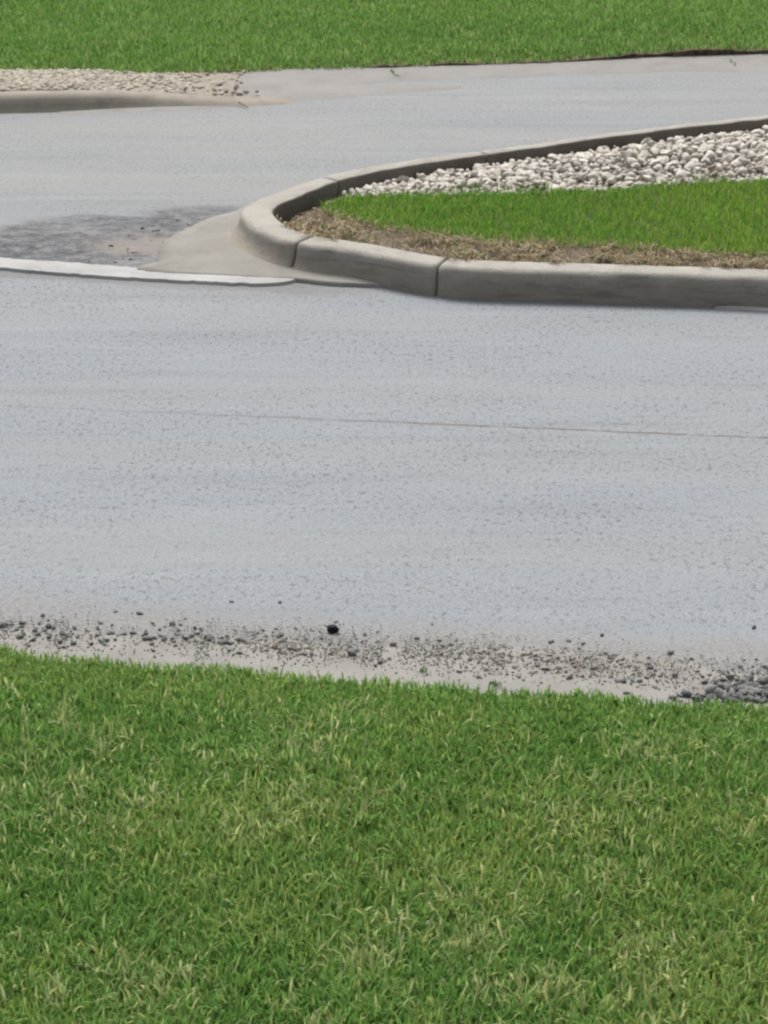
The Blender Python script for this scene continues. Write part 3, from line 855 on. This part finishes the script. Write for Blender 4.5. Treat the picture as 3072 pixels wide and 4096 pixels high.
# fine grit nobody could count
grit = []
for _ in range(13500):
    px = random.uniform(-1500, 4500)
    if random.random() > vnoise(px / 70., 3, 1, 52) * 1.6: continue
    base = np.interp(px, [0, 500, 1000, 1536, 2300, 3072], [2535, 2560, 2580, 2610, 2660, 2730])
    p = at(px, base + random.gauss(0, 42) - abs(random.gauss(0, 12)), .01)
    if p[1] < float(f_edge(p[0])): continue
    grit.append((p[0], p[1], .010, random.uniform(.0016, .0042), reul(.5)))
merged_rocks('grit', [rock_mesh('grit', 600 + k, MAT_BROWN, 1, 6, .8) for k in range(4)], grit[::2], MAT_BROWN)
merged_rocks('grit', [rock_mesh('grit', 620 + k, MAT_PEBBLE, 1, 6, .8) for k in range(4)], grit[1::2], MAT_PEBBLE)
# broken asphalt at the right end of the gutter
for _ in range(95):
    px = 3072 - abs(random.gauss(0, 150)); py = 2778 + random.gauss(0, 20) - (px - 2900) * .03
    pebble(px, py, random.choice((7, 9, 12, 16, 22)) / 4 / 290, 0, 'black chunk of broken asphalt heaped against the lawn at the right end of the gutter', 'broken asphalt chunks heaped by the lawn')
for _ in range(40):
    px = 3080 + abs(random.gauss(0, 200)); pebble(px, 2780 + random.gauss(0, 22), random.choice((9, 14, 20)) / 4 / 290, 0, 'black chunk of broken asphalt heaped against the lawn at the right end of the gutter', 'broken asphalt chunks heaped by the lawn')

# the black stone with its splinter
p = at(1332, 2530, 0)
o = mesh_obj('black_stone', [], [], MAT_BLACK)
bm = bmesh.new()
bmesh.ops.create_icosphere(bm, subdivisions=3, radius=1)
for v in bm.verts:
    for nrm, dd in ((Vector((0, 0, 1)), .62), (Vector((.8, .3, .4)).normalized(), .8), (Vector((-.8, -.2, .5)).normalized(), .78), (Vector((0, -1, .3)).normalized(), .7), (Vector((.5, -.8, -.2)).normalized(), .75)):
        s = v.co.dot(nrm)
        if s > dd: v.co -= nrm * (s - dd)
    v.co *= 1 + .08 * mnoise.noise(v.co * 2.5)
    v.co = Vector((v.co.x * .022, v.co.y * .017, v.co.z * .019 + .012))
for (ax, ay, az, bx_, by_, bz) in ((-.012, .0, .018, -.034, .004, .026),):
    a, b = Vector((ax, ay, az)), Vector((bx_, by_, bz))
    dv = (b - a); q = dv.to_track_quat('Z', 'Y').to_matrix().to_4x4()
    bmesh.ops.create_cone(bm, cap_ends=True, segments=6, radius1=.0045, radius2=.001, depth=dv.length, matrix=Matrix.Translation((a + b) / 2) @ q)
bm.to_mesh(o.data); bm.free()
o.location = (p[0], p[1], .002)
tag(o, 'coal black lump with a small splinter, alone on the road edge, blackest of the crumbs', 'stone')

# weeds in the far gutter joints, straw stalk
def weed(px, py, dxp, dyp, nbl, c0, label, name='weed', cat='weed'):
    base = at(px, py, .02)
    tipp = at(px + dxp, py + dyp, .02)
    dirv = tipp - base
    P, LN, LE, HD, CC = [], [], [], [], []
    Lb = float(np.linalg.norm(dirv))
    hd = math.atan2(dirv[1], dirv[0])
    P = np.zeros((nbl, 3)); P[:, 0] = rng.normal(0, .006, nbl); P[:, 1] = rng.normal(0, .02, nbl)
    # rows of blades along the joint
    tt = np.linspace(0, 1, nbl)
    P[:, 0] += dirv[0] * tt; P[:, 1] += dirv[1] * tt
    col = np.array(c0)[None] * rng.uniform(.75, 1.3, nbl)[:, None]
    o = blades(name, P, rng.uniform(.015, .035, nbl), rng.uniform(.006, .009, nbl), np.abs(rng.normal(.6, .3, nbl)), col, MAT_BLADE, kind='thing')
    o.location = (base[0], base[1], .012)
    tag(o, label, cat)
weed(1590, 305, -28, -22, 15, (.17, .22, .09), 'tuft of green weeds in the far gutter joint behind the kerb corner')
weed(2945, 262, -28, -26, 14, (.19, .20, .10), 'dull green weed line in the far gutter joint under the bare turf edge')
# straw stalk
a, b = at(955, 408, .03), at(992, 430, .012)
bm = bmesh.new(); dv = Vector(b - a)
bmesh.ops.create_cone(bm, cap_ends=True, segments=7, radius1=.006, radius2=.004, depth=dv.length, matrix=Matrix.Translation(dv / 2) @ dv.to_track_quat('Z', 'Y').to_matrix().to_4x4())
M = Mat('straw'); M.color((.34, .27, .17))
o = mesh_obj('straw_stalk', [], [], M.m); bm.to_mesh(o.data); bm.free(); o.location = tuple(a)
tag(o, 'tan straw stalk lying on the far gutter below the gravel strip', 'stalk')
# tufts of green in the grit
for (px, py, nb, lab) in ((1675, 2690, 14, 'tiny green grass tuft growing alone in the gutter grit, nearest the middle'), (1980, 2745, 22, 'green grass tuft standing out from the lawn edge into the gutter')):
    p = at(px, py, .01)
    P = np.stack([rng.normal(0, .012, nb), rng.normal(0, .006, nb), np.zeros(nb)], 1)
    o = blades('grass_tuft', P, rng.uniform(.012, .03, nb), rng.uniform(.003, .005, nb), np.abs(rng.normal(.6, .3, nb)), np.array([(.05, .13, .02)]) * rng.uniform(.7, 1.2, nb)[:, None], MAT_BLADE, kind='thing')
    o.location = (p[0], p[1], .009); tag(o, lab, 'grass tuft')
